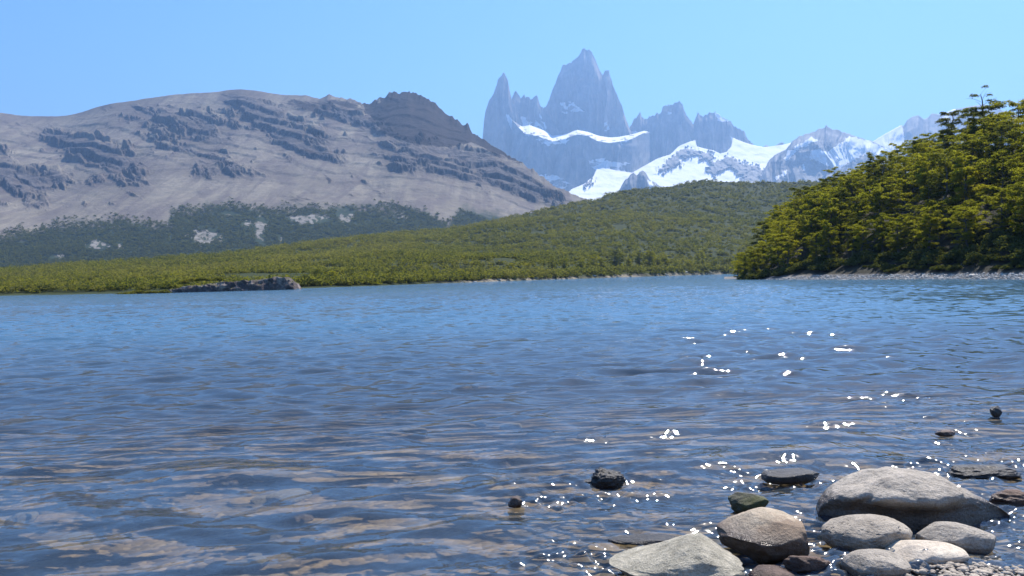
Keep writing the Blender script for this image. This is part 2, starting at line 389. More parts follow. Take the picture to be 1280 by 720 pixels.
def rockmask(P):
    qx, qy = topix(P); u_ = qx + 1.7 * (qy - 180)
    wx_, wy_ = qx + 14 * fbm(qx / 40, qy / 25, seed=81, o=3), qy + 7 * fbm(qx / 40, qy / 25, seed=82, o=3)
    n1 = fbm(wx_ / 36, (wy_ - 0.28 * wx_) / 8, seed=61, o=6, g=.62); n2 = fbm(wx_ / 9, wy_ / 6, seed=66, o=5, g=.6)
    n3 = fbm(wx_ / 70, (wy_ - 0.3 * wx_) / 30, seed=63, o=3)
    zone = 0.0 + sum(a * np.exp(-(((qx - cx) / rx) ** 2 + ((qy - cy - sl * (qx - cx)) / ry) ** 2)) for cx, cy, rx, ry, sl, a in (
        (20, 225, 60, 22, .15, .9), (110, 190, 70, 20, .3, .9), (225, 158, 70, 22, .25, 1.0), (330, 150, 45, 26, .55, 1.0), (395, 185, 55, 16, .5, .8), (250, 215, 80, 12, .1, .6),
        (490, 200, 34, 16, .35, .95), (545, 205, 50, 14, .5, .8), (625, 222, 50, 20, .45, 1.15), (440, 148, 50, 10, .4, .8), (690, 243, 40, 9, .35, .9), (100, 225, 60, 10, .1, .4), (470, 240, 40, 6, .7, .5)))
    return sstep(-0.14, 0.2, zone * .95 - 0.58 + n1 * 0.85 + 0.45 * n2 + 0.35 * n3) * sstep(-4, 14, bandF(qx) - 8 - qy), n1, n2, sstep(.05, .9, zone + .35 * n3)
def dispF(P, T, PX):
    rm_, _, _, _ = rockmask(P); rm_ = 0.34 + 0.66 * rm_
    x, y = P[..., 0], P[..., 1]; k = sstep(0.05, 0.3, T) * (1 - sstep(0.86, 1.0, T) * 0.93)
    ca, sa = math.cos(0.5), math.sin(0.5); u_ = x * ca + y * sa; v_ = -x * sa + y * ca
    wob = 90 * fbm(x / 420, y / 420, seed=42, o=4)
    rid = fbm((u_ + wob) / 520, (v_ + wob) / 210, seed=11, o=7, ridged=True, g=0.55)
    gul = fbm((x + wob) / 130, y / 900, seed=15, o=5, ridged=True)
    up = sstep(0.3, 0.75, T)
    P[..., 2] += k * rm_ * ((10 + 24 * up) * rid + (6 + 8 * up) * gul + 6 * fbm(x / 60, y / 60, seed=18, o=5))
    # ledges
    q = (P[..., 2] + 0.30 * x + 60 * fbm(x / 300, y / 300, seed=51)) / 48.0
    st = (q - np.floor(q)); P[..., 2] += k * up * rm_ * 17 * (sstep(0.0, 0.25, st) - st)
    crest = np.exp(-((T - 1) / 0.03) ** 2); P[..., 2] += crest * (3 * fbm(x / 40, y / 40, seed=19) + sstep(350, 480, PX) * 16 * fbm(x / 34, y * 0, seed=20, o=4, ridged=True))
    return P
def attrF(P, T, PX):
    qx, qy = topix(P); n1 = fbm(qx / 26 - qy / 45, qy / 9 + qx / 38, seed=61, o=6, g=.6); n2 = fbm(qx / 9, qy / 7, seed=66, o=4)
    x = P[..., 0]
    rock, n1, n2, grit = rockmask(P)
    summ = inpoly(qx + 14 * n2, qy + 9 * n1 + 5 * n2, [(455, 132), (480, 120), (515, 108), (560, 132), (600, 165), (650, 200), (640, 200), (590, 178), (560, 186), (530, 184), (480, 168), (462, 150)]).astype(float)
    summ = np.maximum(summ, sstep(0.1, 0.4, n1 + 0.8 * np.exp(-(((qx - 410) / 50) ** 2 + ((qy - ridgeF(qx) - 9) / 8) ** 2)) - 0.2) * (qx < 470) * (qx > 350))
    forest = sstep(-7, 8, qy - bandF(qx) + 9 * n1 + 9 * n2)
    pal = np.zeros_like(qx)
    for (cx, cy, rx, ry) in ((123, 308, 14, 5), (72, 321, 9, 3), (149, 307, 4, 4), (258, 296, 18, 8), (325, 288, 7, 14), (388, 274, 24, 5), (285, 268, 10, 3), (310, 280, 6, 3), (212, 283, 4, 5), (432, 270, 10, 8), (350, 299, 4, 3), (505, 270, 10, 3), (145, 284, 8, 2)):
        pal = np.maximum(pal, sstep(1.2, .8, 1.12 * np.hypot((qx - cx) / rx, (qy - cy) / ry) + 1.7 * n2 + .6 * n1))
    pal = pal * sstep(-.25, .15, fbm(qx / 3.5, qy / 2.2, seed=68, o=4))
    forest = np.clip(forest - pal, 0, 1)
    return dict(grit=grit, rock=rock, summit=summ, forest=forest, pale=pal * (qy > bandF(qx) - 8))
lm, PF, TF, PXF = strip('mountain', -170, 800, 1150, 560, YsF, YrF, ZrF, shF, dispF, MAT['mountain'], attrF, back=0.4, zs=5, soft=60)
tag(lm, 'long grey brown scree mountain with a dark rocky summit, left of the granite towers', 'mountain', kind='structure')

# --- granite massif, glaciers and snowy peaks (9 km away)
def curtain(px0, px1, step, top, base, Yf, lean, nr, ribs, seed, rib_w=9.0, back=True):
    """steep rock face: crest line top(px), foot base(px); lean = metres back per metre of height"""
    px = np.arange(px0, px1 + step / 2, step); v = np.linspace(0, 1, nr)
    V, PX = np.meshgrid(v, px, indexing='ij')
    tp = top(PX); bs = np.maximum(base(PX), tp + 1); PY = tp + (bs - tp) * V
    y0 = Yf(PX)
    drop = (PY - tp) * y0 / 1000
    k = sstep(0, 0.12, V)
    rib = 1.5 * fbm(PX / rib_w + 0.6 * vn(PX / 20, PY / 30, seed=seed + 9), PY / 70, seed=seed, o=5, ridged=True) + 0.5 * fbm(PX / 30, PY / 90, seed=seed + 3, o=3)
    led = fbm(PX / 14, PY / 8, seed=seed + 5, o=4)
    Yd = y0 - drop * lean - k * 1.45 * ribs * rib - k * ribs * 0.4 * led
    P = pix(PX, PY, Yd)
    if back:
        B = pix(PX[0], PY[0], y0[0]); n = 5; L = [B + np.array([0, 1, -1.6]) * d for d in (60, 250, 600, 900)]
        P = np.concatenate([np.stack(L[::-1]), P], 0)
    return P
def needles(pts, amp, w, seed):
    f = prof(pts); return lambda x: f(x) - amp * np.clip(fbm(np.asarray(x) / w, 0 * np.asarray(x), seed=seed, o=3, ridged=True), -0.2, 1)
SNOW = [[(654, 161), (662, 157), (675, 162), (685, 165), (690, 170), (705, 168), (722, 163), (735, 166), (750, 171), (765, 172), (785, 169), (803, 165), (808, 166), (790, 173), (775, 176), (765, 177), (755, 178), (745, 175), (735, 168), (722, 166), (705, 173), (690, 176), (672, 169), (655, 166)]]
GLAC_ROCK = [[(822, 213), (836, 200), (852, 187), (857, 185), (872, 189), (888, 191), (893, 198), (880, 199), (872, 193), (860, 193), (849, 197), (850, 205), (838, 210)],
             [(886, 212), (893, 203), (905, 197), (914, 197), (926, 203), (945, 208), (956, 212), (948, 220), (936, 222), (925, 218), (915, 209), (900, 213), (892, 219)],
             [(738, 224), (742, 219), (738, 228), (728, 234)], [(915, 238), (925, 228), (935, 221), (944, 216), (950, 224), (938, 240)]]
PEAK_SNOW = [[(1012, 188), (1022, 186), (1032, 190), (1045, 183), (1060, 171), (1075, 173), (1090, 178), (1104, 183), (1115, 190), (1100, 192), (1080, 193), (1060, 203), (1045, 213), (1030, 205), (1012, 198)],
             [(978, 199), (985, 190), (1000, 180), (1014, 170), (1022, 176), (1008, 182), (995, 190), (985, 200)], [(968, 224), (978, 216), (984, 212), (982, 219), (972, 225)], [(1002, 212), (1007, 203), (1006, 212)],
             [(1128, 157), (1132, 180), (1128, 200), (1085, 200), (1085, 170)], [(1176, 148), (1186, 138), (1195, 135), (1190, 146), (1178, 152)]]
def massif_part(P, qx, qy, snow, warm_lit=None):
    return P, snow, (warm_lit if warm_lit is not None else np.zeros_like(snow))
VV, FF, SS, WW = [], [], [], []
def add_part(P, snow, warm_lit):
    off = sum(len(a) for a in VV); nr, nc = P.shape[:2]
    VV.append(P.reshape(-1, 3)); FF.append(grid_faces(nr, nc) + off); SS.append(snow.ravel()); WW.append(warm_lit.ravel())
def polymask(qx, qy, polys, amp=1.6, seed=0, s=5):
    nx, ny = amp * fbm(qx / s, qy / s, seed=seed + 70, o=5, g=.7) * 2.6, amp * fbm(qx / s, qy / s, seed=seed + 80, o=5, g=.7) * 2.6
    m_ = np.zeros(np.shape(qx), bool)
    for p in polys: m_ |= inpoly(qx + nx, qy + ny, p)
    return m_.astype(float)
cst = lambda v: (lambda x: np.full(np.shape(x), float(v)))
towers = [
  # left spire
  (602, 668, [(602, 190), (605, 150), (607, 138), (611, 127), (617, 117), (620, 108), (623, 98), (626, 95), (628, 93), (630, 90), (633, 95), (635, 100), (637, 112), (640, 124), (646, 140), (655, 170), (668, 200)], 8700, .28, 26, 1.0, 101, 8),
  # needles between
  (634, 700, [(634, 150), (640, 122), (643, 115), (645, 113), (647, 117), (651, 123), (653, 121), (655, 119), (657, 122), (661, 121), (664, 124), (668, 121), (671, 119), (673, 124), (675, 130), (679, 135), (681, 134), (683, 140), (690, 150), (700, 165)], 8950, .30, 26, 1.0, 111, 7),
  # main tower
  (672, 794, [(672, 150), (682, 134), (686, 126), (690, 112), (694, 104), (699, 92), (703, 83), (707, 81), (712, 78), (720, 74), (724, 68), (728, 62), (732, 61), (736, 62), (740, 66), (744, 74), (748, 83), (752, 92), (754, 94), (756, 89), (761, 88), (763, 96), (768, 110), (772, 120), (777, 132), (782, 147), (786, 158), (790, 166), (794, 180)], 9200, .25, 45, 1.0, 121, 10),
  # right shoulder
  (782, 872, [(782, 170), (787, 158), (792, 150), (798, 145), (800, 140), (802, 146), (806, 149), (812, 146), (818, 146), (821, 141), (825, 143), (829, 134), (836, 132), (841, 131), (844, 128), (849, 127), (853, 130), (856, 139), (860, 147), (865, 152), (868, 158), (872, 176)], 9300, .33, 30, 1.2, 131, 9),
  (860, 946, [(860, 172), (868, 152), (870, 148), (872, 141), (875, 144), (880, 144), (885, 142), (890, 141), (894, 139), (900, 144), (906, 148), (913, 152), (918, 157), (925, 160), (930, 165), (934, 173), (940, 178), (946, 184)], 9350, .35, 30, 1.2, 141, 9),
]
for (a, b, pts, y0, lean, ribs, amp, seed, rw) in towers:
    top = prof(pts)
    ft = (lambda x, top=top, amp=amp, seed=seed: top(x) - amp * 1.1 * vn(np.asarray(x) / 1.5, 0 * np.asarray(x), seed=seed) - amp * .9 * vn(np.asarray(x) / 4.1, 0 * np.asarray(x), seed=seed + 1))
    P = curtain(a, b, 0.55, ft, cst(215), cst(y0), lean, 150, ribs, seed, rw)
    qx, qy = topix(P)
    n = fbm(qx / 6, qy / 5, seed=seed + 1, o=4)
    sn = np.zeros_like(qx)
    if seed == 101: sn = polymask(qx, qy, [[(632, 142), (637, 143), (641, 155), (645, 170), (643, 172), (637, 158)]], .7, 3)
    if seed == 111: sn = polymask(qx, qy, [[(673, 142), (676, 144), (684, 160), (682, 162), (676, 150)], [(650, 146), (665, 148), (680, 160), (690, 172), (655, 168)]], 1, 4) * sstep(-.3, .1, n)
    if seed == 121: sn = polymask(qx, qy, [[(697, 129), (712, 126), (722, 133), (730, 140), (718, 141), (705, 137)], [(700, 139), (712, 141), (710, 144)], [(757, 150), (762, 162), (756, 170), (748, 168)]], 1.8, 5) * sstep(-.35, .15, n) * 0.8
    if seed == 131: sn = polymask(qx, qy, [[(833, 139), (840, 139), (841, 143), (834, 143)], [(785, 163), (800, 165), (790, 172), (778, 173)]], 1, 6)
    if seed == 141: sn = polymask(qx, qy, [[(893, 139), (906, 147), (912, 151), (900, 152), (894, 145)], [(914, 171), (922, 176), (945, 184), (930, 200), (912, 190), (916, 180)]], 1, 7) * sstep(-.5, -.1, n)
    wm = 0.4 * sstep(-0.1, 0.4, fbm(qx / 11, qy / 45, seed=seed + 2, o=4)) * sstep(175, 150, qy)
    if seed == 121: wm = np.maximum(wm * .6, .85 * sstep(736, 748, qx + 6 * n) * sstep(170, 150, qy))  # sunlit right half of the main tower painted in by tint
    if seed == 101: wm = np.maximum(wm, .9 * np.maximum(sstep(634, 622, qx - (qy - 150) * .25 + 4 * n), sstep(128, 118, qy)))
    add_part(P, sn, wm)
# lower wall under the hanging snow band
wt = prof([(640, 150), (647, 158), (652, 163), (655, 167), (672, 170), (690, 177), (705, 174), (722, 168), (735, 170), (745, 176), (760, 179), (775, 177), (790, 174), (803, 167), (812, 166)])
Yw = prof([(640, 8500), (665, 8250), (700, 8200), (790, 8350), (812, 8800)])
P = curtain(640, 812, 0.5, wt, cst(262), Yw, 0.30, 130, 28, 151, 13, back=False)
qx, qy = topix(P); n = fbm(qx / 12, qy / 6, seed=155, o=4)
sn = polymask(qx, qy, [[(654, 164), (690, 172), (712, 172), (705, 179), (690, 181), (670, 175)], [(650, 222), (690, 218), (712, 225), (716, 232), (700, 243), (690, 243)], [(735, 198), (760, 200), (790, 205), (780, 214), (745, 212)], [(790, 172), (781, 178), (776, 181), (780, 174)]], 2.5, 8, 9) * (0.5 + .5 * sstep(-.1, .3, n))
add_part(P, sn * 0.85, np.zeros_like(sn))
# hanging snow shelf: real bench sloping back from the top of the lower wall to the foot of the towers
px = np.arange(640, 812.1, 0.5); V, PX = np.meshgrid(np.linspace(0, 1, 24), px, indexing='ij')
bt = prof([(640, 149.5), (647, 155), (653, 158.5), (662, 156.5), (672, 160), (684, 165), (690, 170), (705, 168), (722, 162.5), (735, 165), (750, 170), (765, 172), (785, 169), (805, 163.5), (812, 165)])
ybk = prof([(640, 8550), (690, 8700), (722, 8600), (790, 8750), (812, 8850)])
PY = wt(PX) + (bt(PX) - wt(PX)) * (1 - V); Yd = Yw(PX) + (ybk(PX) - Yw(PX)) * (1 - V)
P = pix(PX, PY, Yd); P[..., 2] += 4 * fbm(P[..., 0] / 60, P[..., 1] / 60, seed=160)
qx, qy = topix(P)
add_part(P, np.clip(polymask(qx, qy, [[(652, 154), (700, 160), (800, 155), (812, 163), (800, 178), (640, 178), (648, 160)]], 1, 9) - .75 * (fbm(qx / 4, qy / 1.5, seed=163, o=4) - .5 * (V - .5) < -.30), 0, 1), 0 * qx)
# glacier fields
gt = prof([(660, 262), (700, 250), (715, 236), (730, 230), (742, 220), (746, 211), (752, 208), (765, 212), (778, 214), (790, 216), (806, 207), (822, 198), (838, 193), (848, 183), (862, 177), (869, 175), (871, 183), (882, 186), (892, 188), (900, 192), (908, 190), (915, 182), (916, 172), (925, 176), (940, 181), (955, 184), (965, 183), (978, 181), (990, 178), (1010, 174), (1030, 176)])
Yg = prof([(660, 7600), (800, 8100), (870, 8500), (1030, 8700)])
px = np.arange(660, 1030, 0.6); V, PX = np.meshgrid(np.linspace(0, 1, 150), px, indexing='ij')
PY = gt(PX) + (275 - gt(PX)) * V; Yd = 8950 - (PY - 172) * 21.0
rk = polymask(PX, PY, GLAC_ROCK, 1.6, 10, 4)
near_ = sum(polymask(PX + a_, PY + b_, GLAC_ROCK, 2.5, 10, 4) for a_, b_ in ((5, 0), (-5, 0), (0, 4), (0, -4))) > 0
rk = np.maximum(rk, near_ * (fbm(PX / 3.5, PY / 1.8, seed=173, o=4) > 0.16))
Yd = Yd - rk * 60 * (1 + fbm(PX / 5, PY / 4, seed=171)) - 25 * fbm(PX / 12, PY / 5, seed=172, o=5)
P = pix(PX, PY, Yd)
P = np.concatenate([(P[0] + np.array([0, 250, -300]))[None], P], 0); rk = np.concatenate([rk[:1], rk], 0)
add_part(P, 1 - rk, 0 * rk)
# small rock peak in front of the glacier
kt = prof([(768, 246), (775, 236), (780, 226), (785, 222), (789, 217), (792, 216), (796, 219), (799, 215), (803, 213), (807, 216), (812, 224), (820, 229), (832, 236), (845, 246)])
P = curtain(768, 845, 0.6, lambda x: kt(x) - .8 * vn(np.asarray(x) / 2, 0 * np.asarray(x), seed=3), cst(275), cst(6600), 0.8, 60, 40, 181, 8)
qx, qy = topix(P); add_part(P, polymask(qx, qy, [[(808, 222), (818, 230), (812, 234)]], 1.2, 11), 0 * qx)
# snow streaked peak to the right and the ridge beyond
pt = prof([(940, 246), (948, 228), (955, 212), (962, 200), (970, 193), (982, 188), (990, 177), (1000, 170), (1012, 166), (1018, 165), (1022, 162), (1028, 160), (1031, 159), (1033, 156), (1035, 159), (1040, 161), (1048, 163), (1058, 166), (1070, 170), (1080, 174), (1088, 176), (1100, 181), (1112, 188), (1135, 205), (1170, 225)])
P = curtain(940, 1170, 0.6, lambda x: pt(x) - .9 * vn(np.asarray(x) / 2.2, 0 * np.asarray(x), seed=8), cst(275), prof([(940, 7500), (1030, 7900), (1170, 7900)]), 1.25, 130, 75, 191, 16)
qx, qy = topix(P); add_part(P, polymask(qx, qy, PEAK_SNOW[:4], 1.5, 12), 0 * qx)
rt = prof([(1070, 192), (1086, 180), (1105, 168), (1127, 156), (1129, 158), (1134, 150), (1140, 146), (1148, 144), (1155, 149), (1160, 147), (1164, 142), (1170, 142), (1178, 144), (1190, 137), (1230, 130), (1290, 150), (1330, 200)])
P = curtain(1070, 1330, 0.8, rt, cst(275), cst(8900), 1.3, 90, 50, 201, 14)
qx, qy = topix(P); add_part(P, polymask(qx, qy, PEAK_SNOW[4:], 1.2, 13), 0 * qx)
# far nunataks on the skyline gap
P = curtain(948, 985, 0.6, prof([(948, 186), (953, 184), (958, 181), (963, 184), (968, 183), (972, 180), (976, 178), (979, 178), (982, 183), (985, 186)]), cst(200), cst(9400), 1.0, 30, 20, 211, 6)
qx, qy = topix(P); add_part(P, 0 * qx, 0 * qx)
ms = mesh_np('snowy_mountains', np.concatenate(VV), np.concatenate(FF), MAT['massif'], True, {'snow': np.concatenate(SS), 'warm_lit': np.concatenate(WW)})
tag(ms, 'distant pale granite towers with hanging glacier and snow peaks', 'mountain', kind='structure')

# --- green forested hill across the lake
ridE = prof([(-200, 344), (0, 338), (80, 333), (200, 325), (300, 317), (360, 308), (430, 300), (500, 292), (560, 287), (610, 279), (640, 272), (690, 261), (720, 254), (752, 250), (760, 243), (790, 238), (820, 236), (850, 232), (878, 226), (900, 227), (940, 229), (1000, 228), (1100, 226), (1300, 230)])
YrE = sprof([(-200, 620), (200, 720), (400, 850), (620, 1050), (760, 1250), (900, 1400), (1300, 1300)])
YsE = sprof([(-200, 150), (0, 162), (200, 172), (370, 192), (440, 215), (560, 268), (700, 360), (860, 500), (930, 540), (1300, 540)])
def ZrE(px): return CAM_H + (hz(px) - ridE(px)) / 1000 * YrE(px)
def shE(t, px): return 0.018 * sstep(0, 0.015, t) + 0.982 * (0.45 * t + 0.55 * t ** 1.8)
def dispE(P, T, PX):
    x, y = P[..., 0], P[..., 1]; k = sstep(0.01, 0.12, T) * (1 - sstep(0.85, 1.0, T))
    P[..., 2] += k * sstep(100, 700, PX) * 9 * fbm(x / 130, y / 130, seed=301, o=4) + k * 2.2 * fbm(x / 40, y / 40, seed=303, o=4)
    return P
eh, PE, TE, PXE = strip('hill', -200, 1150, 620, 260, YsE, YrE, ZrE, shE, dispE, MAT['hill'], lambda P, T, PX: dict(shore=sstep(1.6, .9, P[..., 2]) * sstep(520, 600, PX) * (0.35 + .65 * sstep(-.3, .2, vn(P[..., 0] / 9, P[..., 1] / 9, seed=8)))), zs=-0.8)
tag(eh, 'low green hill covered in scrub forest across the lake', 'hill', kind='structure')

# --- right wooded bank
YsD = prof([(900, 150), (930, 137), (1000, 122), (1100, 101), (1280, 78), (1500, 60)])
YrD = prof([(900, 200), (960, 190), (1100, 165), (1280, 128), (1500, 100)])
topD = prof([(900, 345), (925, 335), (940, 300), (960, 268), (1010, 228), (1050, 207), (1100, 182), (1150, 163), (1200, 142), (1250, 125), (1280, 118), (1500, 60)])
TREE_H = 8.2
def ZrD(px): return np.maximum(0.6, CAM_H + (hz(px) - topD(px)) / 1000 * YrD(px) - TREE_H)
def shD(t, px): return 0.055 * sstep(0, 0.09, t) + 0.945 * np.clip((t - .07) / .93, 0, 1)
def dispD(P, T, PX):
    x, y = P[..., 0], P[..., 1]; P[..., 2] += sstep(0.05, 0.3, T) * 0.7 * fbm(x / 9, y / 9, seed=401, o=3) + .05 * fbm(x / 2, y / 2, seed=405); return P
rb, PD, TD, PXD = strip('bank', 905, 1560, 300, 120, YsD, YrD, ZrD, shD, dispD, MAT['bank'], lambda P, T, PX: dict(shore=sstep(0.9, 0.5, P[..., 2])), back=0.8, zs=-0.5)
tag(rb, 'steep earth bank under the trees right of the lake', 'bank', kind='structure')
def surf_sampler(P, T, PX):
    cols = PX[0]; ts = T[:, 0]
    def f(px, t):
        ci = np.clip(np.searchsorted(cols, px), 1, len(cols) - 1); ri = np.clip(np.searchsorted(ts, t), 1, len(ts) - 1)
        a = (px - cols[ci - 1]) / (cols[ci] - cols[ci - 1]); b = (t - ts[ri - 1]) / (ts[ri] - ts[ri - 1])
        a = np.asarray(a)[..., None]; b = np.asarray(b)[..., None]
        return (P[ri - 1, ci - 1] * (1 - a) + P[ri - 1, ci] * a) * (1 - b) + (P[ri, ci - 1] * (1 - a) + P[ri, ci] * a) * b
    return f
onE, onD, onF = surf_sampler(PE, TE, PXE), surf_sampler(PD, TD, PXD), surf_sampler(PF, TF, PXF)

# ------------------------------------------------------------------ foliage meshes
def leaf_tris(cent, nrm_up, size, r):
    """one leaf-sprig triangle per centre, tilted round a mostly upright normal"""
    n = len(cent); nr = r.normal(0, 1, (n, 3)); nr[:, 2] = np.abs(nr[:, 2]) + nrm_up; nr /= np.linalg.norm(nr, axis=1)[:, None]
    a = np.cross(nr, r.normal(0, 1, (n, 3))); a /= np.linalg.norm(a, axis=1)[:, None]; b = np.cross(nr, a)
    s = (size * (0.6 + 0.8 * r.random(n)))[:, None]
    v = np.stack([cent + a * s * 0.62, cent - a * s * 0.40 + b * s * 0.36, cent - a * s * 0.40 - b * s * 0.36], 1)
    return v.reshape(-1, 3)
def forest(name, centers, sizes, tris, lsize, mat, seed, label):
    r = np.random.default_rng(seed); n = len(centers)
    tot = n * tris
    idx = np.repeat(np.arange(n), tris)
    d = r.normal(0, 1, (tot, 3)); d /= np.linalg.norm(d, axis=1)[:, None]; d[:, 2] = np.where(d[:, 2] < -0.2, -d[:, 2], d[:, 2])
    rad = (0.55 + 0.45 * r.random(tot))[:, None]
    lob = 1 + 0.35 * np.sin(d[:, 0] * 5 + idx) * np.cos(d[:, 1] * 6 + idx * 2.1)
    sc = sizes[idx][:, None] * np.array([[1, 1, 0.85]])
    cen = centers[idx] + d * rad * sc * lob[:, None]
    v = leaf_tris(cen, 0.7, lsize[idx] if np.ndim(lsize) else np.full(tot, lsize), r)
    base = r.normal(0.45, 0.19, n)[idx] + r.normal(0, 0.10, tot) + 0.10 * d[:, 2] + 0.20 * vn(centers[idx, 0] / 60, centers[idx, 1] / 60, seed=seed) + 0.2 * vn(centers[idx, 0] / 140, centers[idx, 1] / 170, seed=seed + 4) + 0.12 * vn(centers[idx, 0] / 22, centers[idx, 1] / 40, seed=seed + 1)
    o = mesh_np(name, v, np.arange(tot * 3).reshape(-1, 3), mat, False, {'tone': np.repeat(np.clip(base, 0, 1), 3)})
    return tag(o, label, 'forest', kind='stuff')
# canopy on the hill
r = np.random.default_rng(5)
N = 30000; t = r.random(N) ** 0.9 * 1.02 + 0.012; px = -190 + 1330 * r.random(N); t[:2500] = .006 + .03 * r.random(2500)
P = onE(px, np.clip(t, 0.006, 1.05)); dist = P[:, 1]
keep = (P[:, 2] > .35) & ((vn(P[:, 0] / 28, P[:, 1] / 28, seed=77) > -0.62) | (t < 0.05))
P, dist = P[keep], dist[keep]
sz = (1.1 + 2.6 * r.random(len(P)) ** 2.4) * (0.8 + 0.5 * sstep(200, 900, dist)); P[:, 2] += sz * 0.35
forest('forest', P, sz, 62, 0.42 + dist * 0.00075, MAT['canopy'], 51, 'dense low scrub forest covering the green hill')
# forest at the foot of the scree mountain
N = 26000; t = 0.02 + 0.42 * r.random(N); px = -170 + 780 * r.random(N)
P = onF(px, t); qx, qy = topix(P)
nz = fbm(qx / 26, qy / 9, seed=61, o=4); nz2 = fbm(qx / 9, qy / 7, seed=66, o=3)
okm = (qy > bandF(qx) - 9 * nz - 7 * nz2 + 10 * (r.random(len(qx)) - .75))
for (cx, cy, rx, ry) in ((123, 308, 14, 5), (72, 321, 9, 3), (149, 307, 4, 4), (258, 296, 18, 8), (325, 288, 7, 14), (388, 274, 24, 5), (285, 268, 10, 3), (432, 270, 10, 8), (350, 299, 4, 3), (310, 280, 6, 3)):
    okm &= np.hypot((qx - cx) / rx, (qy - cy) / ry) + .75 * nz2 > 1.1
P = P[okm]; sz = 3.0 + 4 * r.random(len(P)) ** 2; P[:, 2] += sz * 0.3
forest('forest', P, sz, 22, 2.6, MAT['dark_canopy'], 53, 'dark forest at the foot of the scree mountain')

# ------------------------------------------------------------------ individual trees
def tube(path, radii, sides=7):
    path = np.asarray(path, float); V = []; n = len(path)
    for i in range(n):
        d = path[min(i + 1, n - 1)] - path[max(i - 1, 0)]; d /= np.linalg.norm(d) + 1e-9
        a = np.cross(d, [0.3, 0.9, 0.2]); a /= np.linalg.norm(a); b = np.cross(d, a)
        for k in range(sides):
            an = 2 * math.pi * k / sides; V.append(path[i] + radii[i] * (math.cos(an) * a + math.sin(an) * b))
    Fc = [(i * sides + k, i * sides + (k + 1) % sides, (i + 1) * sides + (k + 1) % sides, (i + 1) * sides + k) for i in range(n - 1) for k in range(sides)]
    return V, Fc
def make_tree_meshes(i, h, wide, dens=1.0, bare=False, low=0.16):
    r = np.random.default_rng(900 + i); TV, TF_ = [], []
    def addt(p, ra, s=7):
        v, f = tube(p, ra, s); o = len(TV); TV.extend(v); TF_.extend([tuple(q + o for q in g) for g in f])
    lean = r.normal(0, 0.05, 2); nseg = 8
    pts = [np.array([lean[0] * h * (k / nseg) ** 2 + 0.1 * r.normal() * (k > 0), lean[1] * h * (k / nseg) ** 2 + 0.1 * r.normal() * (k > 0), h * 0.95 * k / nseg - 0.4 * (k == 0)]) for k in range(nseg + 1)]
    addt(pts, [0.03 * h * (1 - 0.9 * k / nseg) + 0.015 for k in range(nseg + 1)])
    cen, ton = [], []
    nb = int(26 * dens)
    for b in range(nb):
        f = low + (1 - low) * (b + r.random()) / nb; base = pts[min(nseg - 1, int(f * nseg))] * (1 - (f * nseg) % 1) + pts[min(nseg, int(f * nseg) + 1)] * ((f * nseg) % 1)
        az = b * 2.4 + r.normal(0, 0.4); L = wide * h * (0.30 + 0.70 * math.sin(math.pi * min(1, (1.04 - f) ** 0.75))) * (0.65 + 0.5 * r.random()) * 0.5
        rise = L * (0.22 + 0.3 * f) * (0.6 + .8 * r.random())
        p1 = base + np.array([math.cos(az) * L * .5, math.sin(az) * L * .5, rise * .7]); p2 = base + np.array([math.cos(az) * L, math.sin(az) * L, rise])
        addt([base, p1, p2], [0.011 * h * (1.1 - f), 0.007 * h * (1.1 - f) + .006, 0.008], 5)
        for s in range(3 + int(3 * r.random())):        # foliage plates along the limb
            q = 0.35 + 0.75 * r.random(); c = base + (p2 - base) * q + r.normal(0, 1, 3) * np.array([.18, .18, .07]) * L
            R = (0.30 + 0.28 * r.random()) * (0.5 + 0.09 * h) * (0.75 if f > 0.85 else 1)
            if bare and f > 0.75 and r.random() < 0.7: continue
            n = int(150 * R * R * 3.3) + 40
            ang = r.random(n) * 6.283; rr = np.sqrt(r.random(n)) * R * (1 + 0.3 * np.sin(ang * 3 + s)); th = r.normal(0, 0.085, n) * R * 2
            cen.append(c + np.stack([np.cos(ang) * rr, np.sin(ang) * rr, th - 0.18 * rr ** 2 / R], -1)); ton.append(np.full(n, 0.5 + r.normal(0, 0.09)) + r.normal(0, 0.09, n))
    cen = np.concatenate(cen); ton = np.concatenate(ton)
    lv = leaf_tris(cen, 0.9, np.full(len(cen), 0.155), r)
    tm = bpy.data.meshes.new('trunk'); tm.from_pydata([tuple(v) for v in TV], [], TF_); tm.materials.append(MAT['bark'])
    for p in tm.polygons: p.use_smooth = True
    co = mesh_np('crown', lv, np.arange(len(lv)).reshape(-1, 3), MAT['leaf_dark' if i in (3, 6) else 'leaf'], False, {'tone': np.repeat(np.clip(ton, 0, 1), 3)})
    cm = co.data; bpy.data.objects.remove(co); return tm, cm
TM = [make_tree_meshes(0, 8.0, .62), make_tree_meshes(1, 8.5, .55), make_tree_meshes(2, 7.5, .72), make_tree_meshes(3, 9.0, .5, .9), make_tree_meshes(4, 7.0, .8),
      make_tree_meshes(5, 8.2, .66, 1.1), make_tree_meshes(6, 9.0, .6, 1.0, True)]
def place_tree(loc, rz, s, k, label, group, sx=1.0):
    e = bpy.data.objects.new('beech_tree', None); C.objects.link(e); e.location = loc; e.rotation_euler = (0, 0, rz); e.scale = (s * sx, s * sx, s)
    tag(e, label, 'tree', group)
    for nm, me in zip(('trunk', 'crown'), TM[k]):
        o = bpy.data.objects.new(nm, me); C.objects.link(o); o.parent = e
    return e
GB = 'beech trees crowding the right bank'
r = random.Random(11); cand = []; tries = 0
